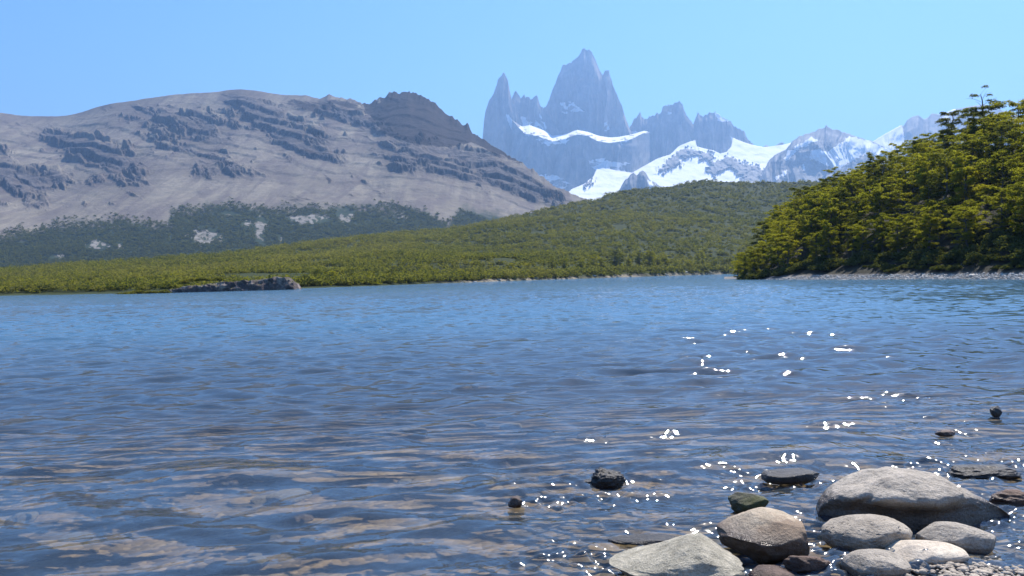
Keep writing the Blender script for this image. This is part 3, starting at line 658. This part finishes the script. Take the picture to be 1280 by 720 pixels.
while len(cand) < 118 and tries < 20000:
    tries += 1
    px_ = r.uniform(922, 1390); t_ = r.choice([r.uniform(0.19, .3), r.uniform(.2, 1.0), r.uniform(.3, 1.05)])
    p = onD(np.array([px_]), np.array([t_]))[0]
    if all((p[0] - q[0]) ** 2 + (p[1] - q[1]) ** 2 > 3.5 ** 2 for q in cand): cand.append((p[0], p[1], p[2], t_, px_))
for i, (x, y, z, t_, px_) in enumerate(cand):
    s = r.uniform(.82, 1.12) * (0.72 if t_ < .3 else 1.0) * (0.72 if px_ < 955 else 1)
    where = 'leaning over the pebbly shore of the right bank' if t_ < .3 else ('on the crest of the right bank against the sky' if t_ > .85 else 'among the crowded beeches midway up the right bank')
    place_tree((x, y, z - 0.1), r.uniform(0, 6.28), s, r.randrange(6), 'yellow green beech tree ' + where, GB)
p = onD(np.array([1236.]), np.array([0.9]))[0]
place_tree((p[0], p[1], p[2] + 1.0), 2.0, 1.18, 6, 'tallest dark beech with thin bare top branches standing out at upper right', None)
# trees along the far shore
GS = 'small trees along the far shore'
spots = [(742, 9), (752, 7), (768, 10), (775, 8), (786, 7), (800, 9), (812, 11), (822, 9), (832, 8), (873, 10), (878, 12), (727, 6), (706, 6), (690, 5), (845, 5), (860, 6), (892, 7), (905, 8), (912, 7), (660, 5), (640, 5), (600, 4.5), (575, 4), (545, 4.5), (520, 4), (490, 4.2), (465, 4), (440, 4.3), (415, 4), (395, 4.2), (380, 3.6)]
for i, (px_, hgt) in enumerate(spots):
    tt = 0.03 + 0.02 * r.random(); p = onE(np.array([float(px_)]), np.array([tt]))[0]
    narrow = 0.55 if px_ in (873, 878) else 1.15
    lab = ('narrow dark tree standing apart at the far shore left of the wooded bank' if px_ in (873, 878) else
           'round dark tree in the clump on the far shore below the hill' if 735 < px_ < 840 else
           'small round tree on the far shore at the foot of the hill' if px_ > 380 else 'low dark tree on the near left shore below the grey scree mountain')
    place_tree((p[0], p[1], p[2] - .2), r.uniform(0, 6.28), hgt / 8.2, r.randrange(6), lab, GS, narrow)

# low shrubs: lower left shore mat, and undergrowth on the right bank
def shrub_mesh(i, mat, n=1500, flat=0.6):
    r = np.random.default_rng(i); d = r.normal(0, 1, (n, 3)); d /= np.linalg.norm(d, axis=1)[:, None]; d[:, 2] = np.abs(d[:, 2]) * flat
    lob = 1 + 0.3 * np.sin(d[:, 0] * 4 + i) + 0.25 * np.cos(d[:, 1] * 5 + i)
    c_ = d * (0.6 + 0.4 * r.random(n))[:, None] * lob[:, None]
    v = leaf_tris(c_, 0.5, np.full(n, 0.16), r)
    o = mesh_np('shrub', v, np.arange(3 * n).reshape(-1, 3), mat, False, {'tone': np.repeat(np.clip(r.normal(.5, .13, n), 0, 1), 3)})
    me = o.data; bpy.data.objects.remove(o); return me
SH = [shrub_mesh(i, MAT['shrub']) for i in range(3)]; SH_SHADE = [shrub_mesh(20 + i, MAT['dark_canopy']) for i in range(3)]; SHG = [shrub_mesh(10 + i, MAT['leaf']) for i in range(3)]  # bank undergrowth takes darker leaves to paint the shade below the trees
def place_shrub(me, loc, s, label, group):
    o = bpy.data.objects.new('shrub', me); C.objects.link(o); o.location = loc; o.scale = s; o.rotation_euler = (0, 0, r.uniform(0, 6.28)); return tag(o, label, 'shrub', group)
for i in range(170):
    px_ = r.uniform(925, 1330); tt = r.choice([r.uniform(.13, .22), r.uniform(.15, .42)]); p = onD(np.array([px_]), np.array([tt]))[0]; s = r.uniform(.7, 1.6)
    place_shrub(SH_SHADE[i % 3], (p[0], p[1], p[2]), (s * 1.2, s, s), 'bush painted darker for the shade under the beeches of the right bank', 'undergrowth of the right bank')
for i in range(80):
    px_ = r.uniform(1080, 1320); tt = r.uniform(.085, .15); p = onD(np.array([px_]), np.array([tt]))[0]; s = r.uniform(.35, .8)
    place_shrub(SH_SHADE[i % 3], (p[0], p[1], p[2]), (s * 1.3, s, s), 'bush painted darker for the shade under the beeches of the right bank', 'undergrowth of the right bank')
for i, (px_, py_, wd, kk) in enumerate([(166, 366, 3.0, 1), (186, 366, 2.6, 1), (203, 365, 2.4, 1), (176, 365, 2.4, 1), (240, 350, 2.0, 0), (255, 349, 2.2, 0), (270, 349, 2, 0), (228, 353, 1.6, 0)]):
    p = pix(px_, py_, 166 if kk else 176)
    place_shrub(SH[i % 3], p - np.array([0, 0, 0.3]), (wd * .9, wd * .8, .95), 'bright yellow green shrub on the waterline left of the dark rock outcrop' if kk else 'olive shrub growing on top of the dark rock outcrop', 'shrubs around the outcrop')
for i in range(46):
    px_ = r.uniform(430, 925); p = onE(np.array([px_]), np.array([r.uniform(.012, .03)]))[0]; s = r.uniform(.9, 2.0)
    place_shrub(SH[i % 3] if r.random() < .6 else SHG[i % 3], (p[0], p[1], p[2]), (s * 1.6, s, s * .8), 'low yellowish bush along the far shoreline below the hill', 'bushes along the far shoreline')

# ------------------------------------------------------------------ stones
import bmesh
_ico = {}
def ico(sub):
    if sub not in _ico:
        bm = bmesh.new(); bmesh.ops.create_icosphere(bm, subdivisions=sub, radius=1.0)
        _ico[sub] = (np.array([v.co[:] for v in bm.verts]), np.array([[v.index for v in f.verts] for f in bm.faces])); bm.free()
    return _ico[sub]
def stone_verts(sub, dims, seed, lump=0.16, rough=0.03, cuts=6, cutd=0.84, e=0.85, pits=0.0, tall=None):
    v, f = ico(sub); v = v.copy(); r = np.random.default_rng(seed)
    p = np.sign(v) * np.abs(v) ** e; p /= np.max(np.linalg.norm(p, axis=1))
    p *= (1 + lump * fbm(v[:, 0] * 1.1, v[:, 1] * 1.1, v[:, 2] * 1.1 + 3.7, o=3, seed=seed))[:, None]
    for k in range(cuts):                     # worn facets
        n = r.normal(0, 1, 3); n /= np.linalg.norm(n); d = p @ n; lim = cutd * d.max() * (0.86 + .12 * r.random())
        ex = np.maximum(0, d - lim); p -= n * (ex * 0.82)[:, None]
    q = p * 3
    p *= (1 + rough * fbm(q[:, 0], q[:, 1], q[:, 2] + 9.1, o=6, seed=seed + 50, g=.6) + .5 * rough * fbm(q[:, 0] * .6, q[:, 1] * .6, q[:, 2] + 5.1, o=5, seed=seed + 60, ridged=True))[:, None]
    if pits:
        c = fbm(q[:, 0] * 4, q[:, 1] * 4, q[:, 2] * 4 + .3, o=2, seed=seed + 70); p *= (1 - pits * sstep(.35, .7, c))[:, None]
    if tall:
        tl = np.interp(p[:, 0], tall[0], tall[1]); p[:, 2] = np.where(p[:, 2] > 0, p[:, 2] * tl, p[:, 2])
    p = p * np.array(dims)
    return p, f
def stone(name, px0, px1, wl, top, mat, seed, label, cat='stone', group=None, depth=0.75, sink=0.35, rz=0.0, sub=6, **kw):
    """stone whose waterline stands at photo row wl and whose top reaches row top"""
    pc = at_water((px0 + px1) / 2, wl); yc = pc[1]; wdt = (px1 - px0) * yc / 1000
    dep = wdt * depth; ym = yc + dep * 0.5 * 0.8
    zt = pix((px0 + px1) / 2, top, ym)[2]; zt = max(zt, 0.03)
    hz_ = zt * (1 + sink) / 2; x, f = stone_verts(sub, (wdt / 2 * 1.06, dep / 2, hz_), seed, **kw)
    o = mesh_np(name, x, f, mat, True); zmax = x[:, 2].max()
    xc = pix((px0 + px1) / 2, wl, ym)[0]
    o.location = (xc, ym, zt - zmax); o.rotation_euler = (0, 0, rz)
    return tag(o, label, cat, group)
mg = mat_stone('grey_granite', (0.206, 0.176, 0.140), (0.389, 0.340, 0.280), (0.584, 0.510, 0.416), 7, 0.035, bump=1.0)
mgb = mat_stone('boulder_granite', (0.219, 0.187, 0.152), (0.400, 0.351, 0.291), (0.560, 0.486, 0.400), 6, 0.135, bump=1.0)  # waterline wetness carried up to the ledge, painting in the undercut flank's shade
mc = mat_stone('cream_granite', (0.266, 0.210, 0.145), (0.462, 0.374, 0.270), (0.631, 0.522, 0.384), 7, 0.14, blotch=(0.231, 0.159, 0.104))
mp = mat_stone('pale_greenish_granite', (0.219, 0.198, 0.145), (0.437, 0.396, 0.307), (0.656, 0.594, 0.467), 13, 0.04, bump=1.0)
mpt = mat_stone('pitted_granite', (0.194, 0.164, 0.129), (0.365, 0.312, 0.249), (0.535, 0.464, 0.375), 8, 0.03, bump=.8)
mw = mat_stone('white_granite', (0.400, 0.334, 0.260), (0.584, 0.498, 0.396), (0.700, 0.623, 0.499), 6, 0.02)
mm = mat_stone('mossy_rock', (0.05, 0.05, 0.04), (0.12, 0.115, 0.08), (0.24, 0.23, 0.19), 16, 0.04, bump=.9, moss=.7)
mdk = mat_stone('dark_wet_rock', (0.035, 0.033, 0.035), (0.07, 0.066, 0.066), (0.12, 0.115, 0.11), 9, 0.5, wetness=.7)
mbr = mat_stone('brown_wet_rock', (0.08, 0.045, 0.03), (0.17, 0.10, 0.07), (0.30, 0.2, 0.15), 10, 0.06, bump=.8)
mub = mat_stone('submerged_stone', (0.15, 0.13, 0.09), (0.30, 0.25, 0.17), (0.44, 0.38, 0.27), 8, -5.0, wetness=0)

# A: whale backed boulder, built from its long profile
def boulder():
    pc = at_water(1142, 668); y0 = pc[1] + 0.36; v, f = ico(7); v = v.copy()
    Wd = 251 * (pc[1] + .15) / 1000
    e = 0.8; p = np.sign(v) * np.abs(v) ** e; p /= np.max(np.linalg.norm(p, axis=1))
    u_ = p[:, 0]                              # -1 .. 1 along its length
    tall = np.interp(u_, [-1, -.9, -.7, -.35, -.1, .2, .5, .75, 1], [.55, .66, .80, .97, 1.0, .93, .72, .48, .25])
    wide = np.interp(u_, [-1, -.7, -.2, .4, 1], [.8, .95, 1.0, .95, .7])
    z = p[:, 2] * np.where(p[:, 2] > 0, 0.305 * tall, 0.22); yv = p[:, 1] * 0.40 * wide; x = u_ * Wd / 2 * 1.04
    P = np.stack([x, yv, z], -1)
    # overhanging lower front: the flank turns under, with a ledge above it
    fr = sstep(0.1, -0.6, p[:, 1]); led = 0.02 + 0.022 * vn(u_ * 2.6, 0 * u_, seed=4) + 0.008 * fbm(u_ * 9, z * 12, seed=5) + 0.13 * np.interp(u_, [-1, -.6, 0, .4, .8, 1], [.5, .8, .95, 1.1, .8, .3])
    und = sstep(led + .07, led - .08, z) * fr
    P[:, 1] += und * 0.17
    # crease between the left lobe and the main back
    cr = np.exp(-((x + 0.27 + (z - .2) * -0.9) / 0.035) ** 2) * sstep(.02, .2, z) * fr; P[:, 1] += cr * 0.04; P[:, 2] -= cr * 0.012
    q = P * 4
    nn = 0.034 * fbm(q[:, 0], q[:, 1], q[:, 2] + 7.7, o=7, seed=5, g=.55) + .02 * fbm(q[:, 0] * .8, q[:, 1] * .8, q[:, 2] * 2.0 + 2.2, o=6, seed=6, ridged=True)
    ln = np.linalg.norm(P, axis=1)[:, None]; P += P / ln * nn[:, None]
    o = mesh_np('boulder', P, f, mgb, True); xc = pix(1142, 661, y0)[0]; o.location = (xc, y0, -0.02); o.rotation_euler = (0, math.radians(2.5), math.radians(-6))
    return tag(o, 'largest boulder, long grey whale backed rock with a dark undercut flank', 'boulder')
boulder()
stone('stone', 897, 1017, 702, 640, mc, 32, 'cream stone with brown wet side standing left of the big grey boulder', depth=.9, rz=.15, lump=.22, cuts=8, rough=.035, cutd=.82, tall=([-1, -.5, .1, .6, 1], [.4, .75, 1, .95, .6]))
stone('stone', 768, 930, 745, 672, mp, 47, 'pale speckled stone with a pointed top at the bottom edge of the photo', depth=.8, rz=-.2, lump=.12, cuts=2, cutd=.85, rough=.06, e=1.0, sink=.2, tall=([-1, -.35, .15, .35, .5, 1], [.05, .42, 1.0, 1.12, .95, .15]))
stone('stone', 1028, 1138, 692, 646, mpt, 55, 'round brown grey pitted stone right in front of the big boulder', depth=.8, lump=.10, cuts=4, rough=.045, pits=.05, rz=.1, cutd=.93)
stone('stone', 1146, 1238, 692, 654, mg, 61, 'grey oval stone below the right end of the big boulder', depth=.7, rz=-.35, lump=.16, cuts=5, rough=.05)
stone('stone', 1108, 1208, 708, 680, mw, 72, 'flat whitish stone between the pitted stone and the gravel', depth=.7, lump=.1, cuts=4, rough=.02, rz=-.1)
stone('stone', 1050, 1138, 724, 690, mg, 83, 'light grey stone at the bottom edge with a wet glistening left end', depth=.8, lump=.14, cuts=5, rough=.04)
stone('rock', 911, 963, 643, 616, mm, 91, 'small dark mossy angular rock above the cream stone', 'rock', depth=.7, lump=.35, cuts=9, rough=.12, cutd=.75, sub=5)
stone('rock', 947, 1030, 607, 587, mdk, 104, 'low flat topped dark wet rock left of the big boulder', 'rock', depth=.55, lump=.15, cuts=6, rough=.05, e=.7, rz=.12, sub=5)
stone('rock', 737, 777, 607, 585, mdk, 112, 'small dark glistening rock alone in the water, left of the stones', 'rock', depth=.8, lump=.4, cuts=7, rough=.3, sub=5)
stone('rock', 708, 748, 606, 600, mdk, 113, 'thin low dark rock touching the lone glistening rock on its left', 'rock', depth=.35, lump=.3, cuts=5, rough=.1, sub=5)
stone('rock', 634, 654, 633, 621, mbr, 121, 'tiny brown rock poking out farthest left in the shallows', 'rock', depth=.8, lump=.3, cuts=5, rough=.1, sub=4)
stone('rock', 1238, 1252, 520, 507, mdk, 131, 'tiny dark pointed rock far out near the right edge of the photo', 'rock', depth=.8, lump=.3, cuts=6, rough=.1, sub=4, cutd=.7)
stone('rock', 1192, 1275, 600, 580, mdk, 141, 'jagged low dark rock glistening beyond the right end of the big boulder', 'rock', depth=.6, lump=.4, cuts=7, rough=.22, sub=5)
stone('rock', 1236, 1290, 632, 612, mbr, 151, 'brown wet glistening rock at the right edge behind the big boulder', 'rock', depth=.7, lump=.4, cuts=7, rough=.2, sub=5)
stone('rock', 985, 1038, 716, 694, mbr, 161, 'low reddish wet rock between the cream stone and the light grey stone', 'rock', depth=.6, lump=.3, cuts=6, rough=.12, sub=5)
stone('rock', 934, 994, 730, 709, mbr, 171, 'smooth brown rock cut by the bottom edge between pale and grey stones', 'rock', depth=.8, lump=.1, cuts=5, rough=.03, sub=5)
stone('rock', 765, 852, 682, 673, mdk, 181, 'flat dark slab barely breaking the surface above the pointed pale stone', 'rock', depth=.4, lump=.2, cuts=6, rough=.08, sub=5)
stone('rock', 1170, 1192, 546, 537, mbr, 191, 'tiny wet brown rock awash near the right edge below the pointed one', 'rock', depth=.8, lump=.3, cuts=6, rough=.1, sub=4)

# pale gravel heap at lower right
def pebbles(name, cents, sizes, mat, seed, label, sub=2):
    r = np.random.default_rng(seed); v, f = ico(sub); VV_, FF_ = [], []
    for i, (c_, s) in enumerate(zip(cents, sizes)):
        p = v * (1 + 0.18 * fbm(v[:, 0] + i, v[:, 1], v[:, 2] + i * .7, o=2, seed=seed))[:, None] * (np.array([1, .8, .6]) * (0.8 + .4 * r.random(3))) * s
        a = r.random() * 6.28; ca, sa = math.cos(a), math.sin(a); p = np.stack([p[:, 0] * ca - p[:, 1] * sa, p[:, 0] * sa + p[:, 1] * ca, p[:, 2]], -1)
        VV_.append(p + c_); FF_.append(f + i * len(v))
    return tag(mesh_np(name, np.concatenate(VV_), np.concatenate(FF_), mat, True), label, 'pebbles', kind='stuff')
rr = np.random.default_rng(3); cs, ss = [], []
pc = at_water(1190, 716)
for i in range(900):
    a, b = rr.normal(0, 1, 2); c_ = np.array([pc[0] + a * .24, pc[1] + b * .16 - .05, 0]); d2 = (a * a + b * b)
    c_[2] = 0.03 * math.exp(-d2 * .35) - 0.012 + rr.random() * .006 - .03 * (d2 > 4); cs.append(c_); ss.append(0.008 + .016 * rr.random() ** 2)
pebbles('pebbles', cs, ss, mw, 4, 'bed of small pale pebbles just out of the water at lower right')
# pebbly shoreline under the right bank
msp = mat_stone('shore_pebble', (0.25, 0.24, 0.22), (0.45, 0.43, 0.4), (0.6, 0.58, 0.54), 3, 0.02, bump=.6)
cs, ss = [], []
for i in range(7000):
    px_ = 915 + 420 * rr.random(); p = onD(np.array([px_]), np.array([0.004 + 0.085 * rr.random()]))[0]
    if not -.15 < p[2] < .6: continue
    cs.append(p + np.array([0, 0, .03])); ss.append(.05 + .17 * rr.random() ** 2.5)
pebbles('pebbles', cs, ss, msp, 6, 'band of pale pebbles along the waterline of the right bank', 1)
base_st = []
for k in range(4):
    x, f = stone_verts(3, (1, .75, .5), 700 + k, lump=.25, cuts=7, rough=.08); o = mesh_np('rock', x, f, msp); base_st.append(o.data); bpy.data.objects.remove(o)
for i in range(26):
    px_ = r.choice([r.uniform(925, 1290), r.uniform(1015, 1080)]); p = onD(np.array([px_]), np.array([r.uniform(.03, .085)]))[0]; s = r.uniform(.15, .45)
    o = bpy.data.objects.new('rock', base_st[i % 4]); C.objects.link(o); o.location = p; o.scale = (s, s, s); o.rotation_euler = (0, 0, r.uniform(0, 6.28))
    tag(o, 'pale rock on the pebbly waterline under the trees of the right bank', 'rock', 'rocks along the right shoreline')
for i in range(22):
    px_ = r.uniform(560, 925); p = onE(np.array([px_]), np.array([r.uniform(.004, .012)]))[0]; s = r.uniform(.4, 1.0)
    o = bpy.data.objects.new('rock', base_st[i % 4]); C.objects.link(o); o.location = (p[0], p[1], max(p[2], 0.05)); o.scale = (s * 1.5, s, s); o.rotation_euler = (0, 0, r.uniform(0, 6.28))
    tag(o, 'grey rock on the far shoreline below the green hill', 'rock', 'rocks along the far shoreline')
# submerged stones
xs, fs = stone_verts(4, (1, .8, .42), 801, lump=.15, cuts=4, rough=.04); sb = []
for k in range(4):
    x, f = stone_verts(4, (1, .8, .24), 800 + k, lump=.25, cuts=6, rough=.05); o = mesh_np('stone', x, f, mub if k else mw); sb.append(o.data); bpy.data.objects.remove(o)
named = {(78, 620): ('pale greenish stone under water at the left edge', .22, 0), (370, 652): ('pale tan stone under water at lower left', .14, 0), (95, 675): ('dark submerged stone at the lower left corner', .13, 2), (310, 710): ('dark submerged stone at the bottom left', .16, 2), (510, 545): ('orange brown submerged stone in the middle of the shallows', .3, 1)}
for (px_, py_), (lab, s, k) in named.items():
    p = at_water(px_, py_, -.25); z = float(bed_z(np.array(p[0]), np.array(p[1])))
    p = at_water(px_, py_, z); o = bpy.data.objects.new('stone', sb[k]); C.objects.link(o); o.location = (p[0], p[1], z + s * .1); o.scale = (s, s, s); o.rotation_euler = (0, 0, r.uniform(0, 6.28)); tag(o, lab, 'stone')
for i in range(95):
    y = 3.4 + 9 * r.random() ** 1.4; x = r.uniform(-.72, .72) * (y + .5); z = float(bed_z(np.array(x), np.array(y))); s = .05 + .17 * r.random() ** 2.2
    if z + s * .5 > -0.03: s = max(.03, (-.03 - z) * 1.2)
    o = bpy.data.objects.new('stone', sb[r.randrange(1, 4)] if r.random() < .8 else sb[0]); C.objects.link(o); o.location = (x, y, z + s * .1); o.scale = (s, s, s); o.rotation_euler = (0, 0, r.uniform(0, 6.28))
    tag(o, 'brown stone lying on the lake bed under the shallow water', 'stone', 'stones on the lake bed')

# rocky outcrop on the left shore
def outcrop():
    a = pix(208, 366, 168)[0]; b = pix(370, 360, 176)[0]; nc, nr = 420, 90
    u_ = np.linspace(0, 1, nc); v = np.linspace(0, 1, nr); V, U = np.meshgrid(v, u_, indexing='ij')
    x = a + (b - a) * U; prf = np.interp(U, [0, .04, .12, .3, .5, .65, .8, .92, .98, 1], [0, .4, .9, 1.5, 1.9, 2.1, 2.5, 2.5, 1.4, 0])
    cz = sstep(0, .22, V) * (1 - .25 * sstep(.5, 1, V)); y = 168 + 8 * U + V * 6 - 1.2
    z = -.3 + (prf + .3) * cz
    q = fbm(x / 2.2, z / 1.6, y / 3, o=6, seed=500, ridged=True); q2 = fbm(x / 1.2, y / 1.2, z / 1.0, o=5, seed=505)
    y = y - 1.3 * q * sstep(0, .05, V) * (1 - V); z = z + .45 * q2 * sstep(0, .1, V) + .35 * q * cz
    m = M('outcrop_rock'); vv = m.coord(); n = m.noise(vv, 0.5, 8, .7); n2 = m.noise(vv, 1.8, 6, .7); g = m.n('NewGeometry'); sp = m.n('SeparateXYZ'); m.l(g.outputs['Normal'], sp.inputs[0])
    c_ = m.ramp(n, [(.35, (.05, .04, .045)), (.52, (.12, .095, .09)), (.62, (.34, .28, .24)), (.75, (.42, .36, .31))]); c_ = m.mix(m.ramp(n2, [(.3, .5), (.6, 0.)]), c_, (.04, .035, .04))
    veg = m.math('MULTIPLY', m.ramp(sp.outputs[2], [(.75, 0.), (.9, 1.)]), m.ramp(n2, [(.4, 0.), (.5, 1.)])); c_ = m.mix(veg, c_, (.09, .09, .02))
    o = grid_obj('rock_outcrop', np.stack([x, y, z], -1), m.set(c_, .85, m.bump(n2, .6, .3), .2))
    tag(o, 'long low dark rock outcrop with pale slabs on the left shore', 'rock outcrop')
outcrop()

# ------------------------------------------------------------------ labels by place in the row
ORD = ['first', 'second', 'third', 'fourth', 'fifth', 'sixth', 'seventh', 'eighth', 'ninth', 'tenth', 'eleventh', 'twelfth', 'thirteenth', 'fourteenth', 'fifteenth',
       'sixteenth', 'seventeenth', 'eighteenth', 'nineteenth', 'twentieth', 'twenty-first', 'twenty-second', 'twenty-third', 'twenty-fourth', 'twenty-fifth', 'twenty-sixth', 'twenty-seventh', 'twenty-eighth', 'twenty-ninth', 'thirtieth']
def relabel(start, tail):
    row = sorted([o for o in C.objects if o.get('label', '').startswith(start)], key=lambda o: o.location.x / max(o.location.y, 1))
    for k, o in enumerate(row):
        if k < len(ORD): o['label'] = ORD[k] + ' from the left ' + tail
relabel('yellow green beech tree on the crest', 'of the yellow green beeches against the sky on the right bank')
relabel('yellow green beech tree leaning', 'of the beeches nearest the pebbly waterline of the right bank')
relabel('round dark tree in the clump', 'of the round dark trees clumped on the far shore')
relabel('small round tree on the far shore', 'of the small lone trees at the foot of the green hill')
relabel('narrow dark tree', 'of the narrow upright trees on the far shore')
relabel('pale rock on the pebbly waterline', 'of the pale rocks on the pebbly waterline of the right bank')
relabel('grey rock on the far shoreline', 'of the grey rocks on the far shoreline below the hill')
relabel('bright yellow green shrub', 'of the yellow green shrubs left of the dark rock outcrop')
relabel('olive shrub growing', 'of the olive shrubs on top of the dark rock outcrop')

# ------------------------------------------------------------------ air
def haze():
    x0, x1, y0, y1, z0, z1 = -17000, 17000, -3000, 15000, -7.5, 2750
    v = [(x0, y0, z0), (x1, y0, z0), (x1, y1, z0), (x0, y1, z0), (x0, y0, z1), (x1, y0, z1), (x1, y1, z1), (x0, y1, z1)]
    f = [(3, 2, 1, 0), (4, 5, 6, 7), (0, 1, 5, 4), (1, 2, 6, 5), (2, 3, 7, 6), (3, 0, 4, 7)]
    m = M('haze_air'); m.t.nodes.remove(m.b); pv = m.n('VolumePrincipled'); pv.inputs['Color'].default_value = (0.32, 0.56, 1.0, 1); pv.inputs['Density'].default_value = HAZE; pv.inputs['Anisotropy'].default_value = 0.3
    m.l(pv.outputs[0], m.out.inputs['Volume'])
    o = mesh_np('haze', v, f, m.m, False); tag(o, 'thin blue air haze over the whole valley', 'haze', kind='stuff')
HAZE = 9.0e-5
haze()
